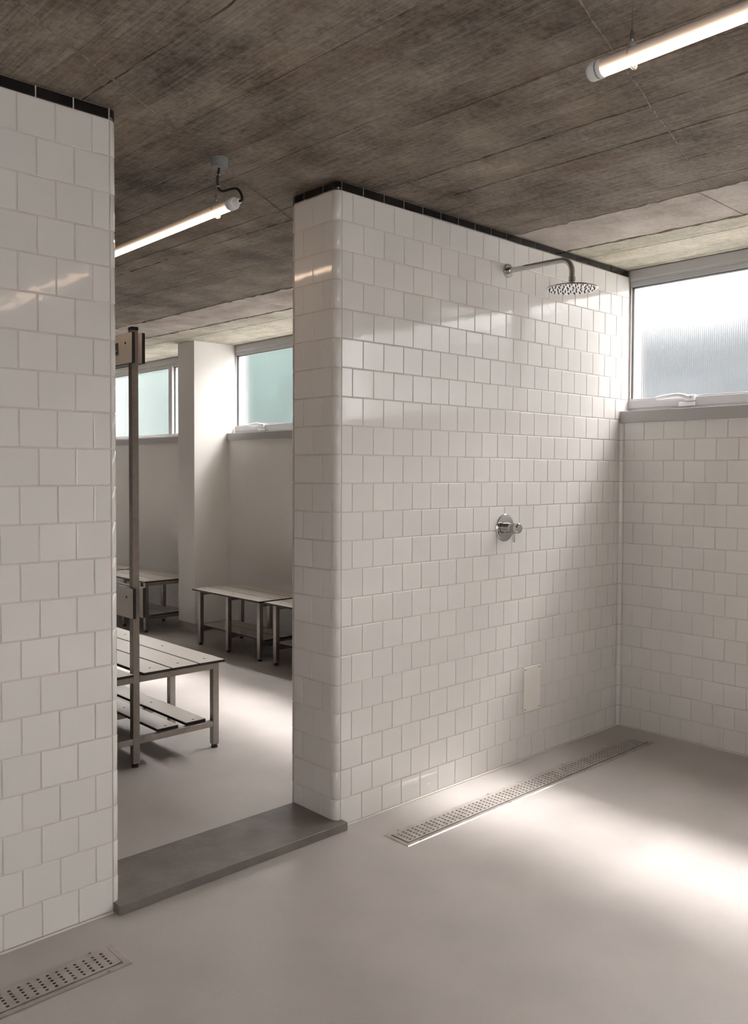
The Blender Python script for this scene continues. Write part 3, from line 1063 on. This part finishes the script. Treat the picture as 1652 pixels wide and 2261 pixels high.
def tube_lamp(label, x, z, ya, yb, clips, cable_end):
    """tube along y from ya (end nearest the clip) to yb"""
    t = thing('tube_lamp', label, 'lamp', (x, (ya + yb) / 2, z), 'suspended LED tube lamps')
    Lc = Local(t)
    s = 1 if yb > ya else -1
    mb = MB()
    mb.tube([(x, ya + s * 0.035, z), (x, yb - s * 0.035, z)], RL, 32)
    Lc.part('tube', mb, M['lamp'], label='glowing warm white tube')
    for y, d in ((ya, -s), (yb, s)):
        mb = MB()
        y2 = y - d * 0.038
        mb.lathe((x, y2, z), (0, d, 0), [(0, RL + 0.0004), (0.004, RL + 0.0016), (0.009, RL + 0.0016), (0.010, RL + 0.0004), (0.013, RL + 0.0004), (0.014, RL + 0.0020),
                                         (0.026, RL + 0.0020), (0.031, RL), (0.034, RL - 0.003), (0.034, RL - 0.006), (0.029, RL - 0.007), (0.029, 0.007)], 32)
        Lc.part('end_cap', mb, M['white_plastic'])
        mb = MB()
        mb.lathe((x, y2 + d * 0.0102, z), (0, d, 0), [(0, RL + 0.0010), (0.0026, RL + 0.0010)], 32)
        Lc.part('seal_ring', mb, M['grey_plastic'])
    for yc in clips:
        mb = MB()
        ring = [(x + (RL + 0.0012) * math.cos(a), yc, z + (RL + 0.0012) * math.sin(a)) for a in [math.radians(-118 + 298 * i / 24) for i in range(25)]]
        mb.tube(ring, 0.0016, 8)
        # snap-open tongue under the tube
        a = math.radians(-118)
        px, pz = x + (RL + 0.002) * math.cos(a), z + (RL + 0.002) * math.sin(a)
        mb.tube([(px - 0.004, yc, pz + 0.003), (px, yc, pz - 0.003), (px + 0.012, yc - 0.002, pz - 0.007), (px + 0.019, yc - 0.004, pz - 0.004), (px + 0.021, yc - 0.005, pz + 0.002)], 0.0022, 8)
        clip = Lc.part('clip', mb, M['clear'], label='clear plastic snap clip')
        mb = MB()
        mb.lathe((x, yc, z + RL + 0.001), (0, 0, 1), [(0, 0.007), (0.004, 0.0085), (0.009, 0.0085), (0.011, 0.004)], 14)
        link('clip_eye', mb.mesh('clip_eye', M['clear']), clip)
        mb = MB()
        mb.lathe((x, yc, z + RL + 0.011), (0, 0, 1), [(0, 0.0030), (0.004, 0.0042), (0.016, 0.0042), (0.024, 0.0018), (0.026, 0.0008)], 12)
        Lc.part('wire_gripper', mb, M['steel'])
        mb = MB()
        mb.tube([(x, yc, z + RL + 0.03), (x, yc, CEIL - 0.001)], 0.0006, 6)
        Lc.part('suspension_wire', mb, M['steel'])
    if cable_end:
        d = -s
        mb = MB()
        mb.lathe((x, ya - d * 0.010, z), (0, d, 0), [(0, 0.011), (0.014, 0.011), (0.016, 0.009), (0.026, 0.009), (0.028, 0.006)], 18)
        Lc.part('cable_gland', mb, M['white_plastic'])
        yc = clips[0]
        ctrl = [(x - .017, yc - .045, 2.208), (x - .013, yc - .034, 2.196), (x - .004, yc - .014, 2.178), (x, yc - .012, 2.160), (x, yc - .022, 2.146), (x, yc - .040, 2.1375),
                (x, yc - .066, 2.1345), (x, yc - .095, 2.132), (x, yc - .118, 2.126), (x, yc - .133, 2.116), (x, yc - .144, 2.102), (x, yc - .147, 2.090), (x, ya - .028, z), (x, ya - .008, z)]
        P_ = [Vector(c) for c in ctrl]
        path = []
        for i in range(len(P_) - 1):
            p0, p1, p2, p3 = P_[max(i - 1, 0)], P_[i], P_[i + 1], P_[min(i + 2, len(P_) - 1)]
            for k in range(6):
                u = k / 6
                path.append(0.5 * ((2 * p1) + (-p0 + p2) * u + (2 * p0 - 5 * p1 + 4 * p2 - p3) * u * u + (-p0 + 3 * p1 - 3 * p2 + p3) * u ** 3))
        path.append(P_[-1])
        mb = MB(); mb.tube(path, 0.0042, 10)
        cb = Lc.part('cable', mb, M['cable'])
        for cx_, cy_, zz in ((x - .010, yc - .028, 2.189), (x, yc - .013, 2.157)):
            mb = MB(); mb.lathe((cx_, cy_, zz), (0, 0, 1), [(0, 0.0052), (0.0025, 0.0052)], 12)
            link('cable_tie', mb.mesh('cable_tie', M['white_plastic']), cb)
    return t


tube_lamp('warm LED tube lamp over the doorway, hung from a grey ceiling rose', XL, ZL, 0.050, 1.550, [0.166, 1.40], True)
tube_lamp('warm LED tube lamp hanging in the top right corner of the shower room', -0.338, ZL, -1.187, -2.687, [-1.290, -2.55], False)
mb = MB()
mb.lathe((-0.413, 0.119, CEIL - 0.0005), (0, 0, -1), [(0, 0.029), (0.004, 0.030), (0.007, 0.0285), (0.026, 0.0265), (0.030, 0.0240)], 32)
o = part('ceiling_rose', mb, M['grey_plastic'])
tag(o, 'round grey cable rose fixed to the concrete ceiling', 'ceiling rose')
o.location = (0, 0, 0)


# ================================================================== BENCHES
SEAT, T = 0.400, 0.012
LW = 0.030


def slat(Lc, name, x0, x1, y0, y1, ztop, screws, parent=None):
    mb = MB()
    z0 = ztop - T
    b = 0.0012
    mb.box((x0, y0, z0), (x1, y1, ztop - b), 1)
    mb.add([(x0, y0, ztop - b), (x1, y0, ztop - b), (x1, y1, ztop - b), (x0, y1, ztop - b),
            (x0 + b, y0 + b, ztop), (x1 - b, y0 + b, ztop), (x1 - b, y1 - b, ztop), (x0 + b, y1 - b, ztop)],
           [(4, 5, 6, 7), (0, 1, 5, 4), (1, 2, 6, 5), (2, 3, 7, 6), (3, 0, 4, 7)], 0)
    s = Lc.part(name, mb, [M['hpl'], M['hpl_core']])
    for y in screws:
        m2 = MB(); m2.lathe(((x0 + x1) / 2, y, ztop), (0, 0, 1), [(-0.001, 0.006), (0.0006, 0.0055), (0.0007, 0.003), (0.0002, 0.0028)], 12)
        link('screw', m2.mesh('screw', M['dark_screw']), s)
    return s


def leg(Lc, x, y, z1=SEAT - T, name='leg'):
    h = LW / 2
    mb = MB(); mb.box((x - h, y - h, 0.017), (x + h, y + h, z1), 0, 0.0015)
    l_ = Lc.part(name, mb, M['steel'])
    mb = MB()
    mb.lathe((x, y, 0.017), (0, 0, -1), [(0, 0.0148), (0.003, 0.0148), (0.003, 0.010), (0.008, 0.010), (0.009, 0.014), (0.0165, 0.0155)], 16)
    link('foot', mb.mesh('foot', M['cable']), l_)
    return l_


def frame_rails(Lc, xa, xb, y):
    h = LW / 2
    mb = MB(); mb.box((xa + h, y - h, SEAT - T - LW), (xb - h, y + h, SEAT - T - 0.0003), 0, 0.001)
    Lc.part('seat_rail', mb, M['steel'])
    mb = MB(); mb.box((xa + h, y - h + 0.002, 0.098), (xb - h, y + h - 0.002, 0.124), 0, 0.001)
    Lc.part('shelf_rail', mb, M['steel'])


def bench(label, x0, y0, y1, legs_y, group='benches along the changing room wall'):
    """three-slat bench with a two-slat shoe shelf; x0 is the edge facing the room"""
    w, g = 0.134, 0.008
    x1 = x0 + 3 * w + 2 * g
    t = thing('bench', label, 'bench', ((x0 + x1) / 2, (y0 + y1) / 2, 0), group)
    Lc = Local(t)
    la, lb = x0 + 0.035, x1 - 0.035
    for k in range(3):
        slat(Lc, 'seat_slat', x0 + k * (w + g), x0 + k * (w + g) + w, y0, y1, SEAT, legs_y)
    for k in range(2):
        a = x0 + 0.068 + k * (w + g)
        slat(Lc, 'shelf_slat', a, a + w, y0 + 0.03, y1 - 0.03, 0.1365, legs_y)
    for y in legs_y:
        leg(Lc, la, y); leg(Lc, lb, y)
        frame_rails(Lc, la, lb, y)
    return t


bench('pale slatted bench with steel legs right of the white column', 1.282, 2.300, 3.125, (2.335, 2.705, 3.062))
bench('pale slatted bench mostly hidden by the shower partition', 1.292, 1.43, 2.252, (1.48, 1.85, 2.170))
bench('pale slatted bench left of the white column', 1.214, 3.702, 4.53, (3.745, 4.10, 4.48))
bench('pale slatted bench farthest left along the changing room wall', 1.190, 4.575, 5.40, (4.62, 4.98, 5.35))

# island bench with posts, seats on both sides, hook boards and backrest boards
PX, PY = -0.237, 1.043
isl = thing('island_bench', 'double sided slatted bench with steel posts and pale hook boards behind the doorway', 'bench', (PX, 1.61, 0))
Lc = Local(isl)
legs_y = (PY, 1.425, 1.805, 2.185)
ya, yb = 1.008, 2.22
for s in (1, -1):
    xs = [PX + s * 0.019 + s * k * 0.1345 for k in range(4)]
    for k in range(3):
        a, b = sorted((xs[k] + s * 0.0036, xs[k + 1] - s * 0.0036))
        slat(Lc, 'seat_slat', a, b, ya, yb, SEAT, [y + 0.033 if y == PY else y + 0.03 for y in legs_y[:3]] + [2.15])
    for a, b in ((0.108, 0.208), (0.246, 0.346)):
        u, v = sorted((PX + s * a, PX + s * b))
        slat(Lc, 'shelf_slat', u, v, PY - 0.002 + 0.01, yb - 0.04, 0.1365, [y + 0.03 for y in legs_y[:3]])
    for y in legs_y:
        leg(Lc, PX + s * 0.387, y)
        a, b = sorted((PX, PX + s * 0.387))
        frame_rails(Lc, a, b, y)
for y in legs_y:
    tall = y in (legs_y[0], legs_y[-1])
    leg(Lc, PX, y, 1.822 if tall else SEAT - T - 0.0, 'post' if tall else 'leg')
    if tall:
        mb = MB(); mb.box((PX - 0.0155, y - 0.0155, 1.822), (PX + 0.0155, y + 0.0155, 1.835), 0, 0.001)
        Lc.part('post_cap', mb, M['cable'])


def board(name, x0, x1, z0, z1):
    mb = MB()
    y0, y1 = PY - 0.045, 2.225
    mb.box((x0, y0, z0), (x1, y1, z1), 1)
    b = 0.0006
    for xx, d in ((x0, -1), (x1, 1)):
        q_ = [(xx + d * b, y0 + b, z0 + b), (xx + d * b, y1, z0 + b), (xx + d * b, y1, z1 - b), (xx + d * b, y0 + b, z1 - b)]
        mb.add(q_, [(0, 1, 2, 3) if d > 0 else (3, 2, 1, 0)], 0)
    o_ = Lc.part(name, mb, [M['hpl'], M['hpl_core']])
    m2 = MB()
    xx, d = (x0 - b, -1) if x0 < PX else (x1 + b, 1)
    m2.lathe((xx, PY + 0.012, z0 + 0.085), (d, 0, 0), [(-0.001, 0.0062), (0.0008, 0.0058), (0.0010, 0.003), (0.0004, 0.0028)], 12)
    link('screw', m2.mesh('screw', M['dark_screw']), o_)
    return o_


for nm, z0, z1 in (('backrest_board', 0.632, 0.757), ('hook_board', 1.683, 1.808)):
    for s in (-1, 1):
        a, b = sorted((PX + s * 0.0158, PX + s * 0.0288))
        bo = board(nm, a, b, z0, z1)
        if nm == 'hook_board':
            for yh in (PY + 0.085, PY + 0.45, PY + 0.82):
                m2 = MB()
                xo = PX + s * 0.0295
                a2, b2 = sorted((xo, xo + s * 0.003))
                m2.box((a2, yh - 0.013, 1.725), (b2, yh + 0.013, 1.775), 0, 0.0008)
                m2.tube([(xo + s * 0.002, yh, 1.742), (xo + s * 0.020, yh, 1.738), (xo + s * 0.036, yh, 1.744), (xo + s * 0.044, yh, 1.760)], [0.004, 0.004, 0.0045, 0.006], 10)
                link('hook', m2.mesh('hook', M['steel']), bo)
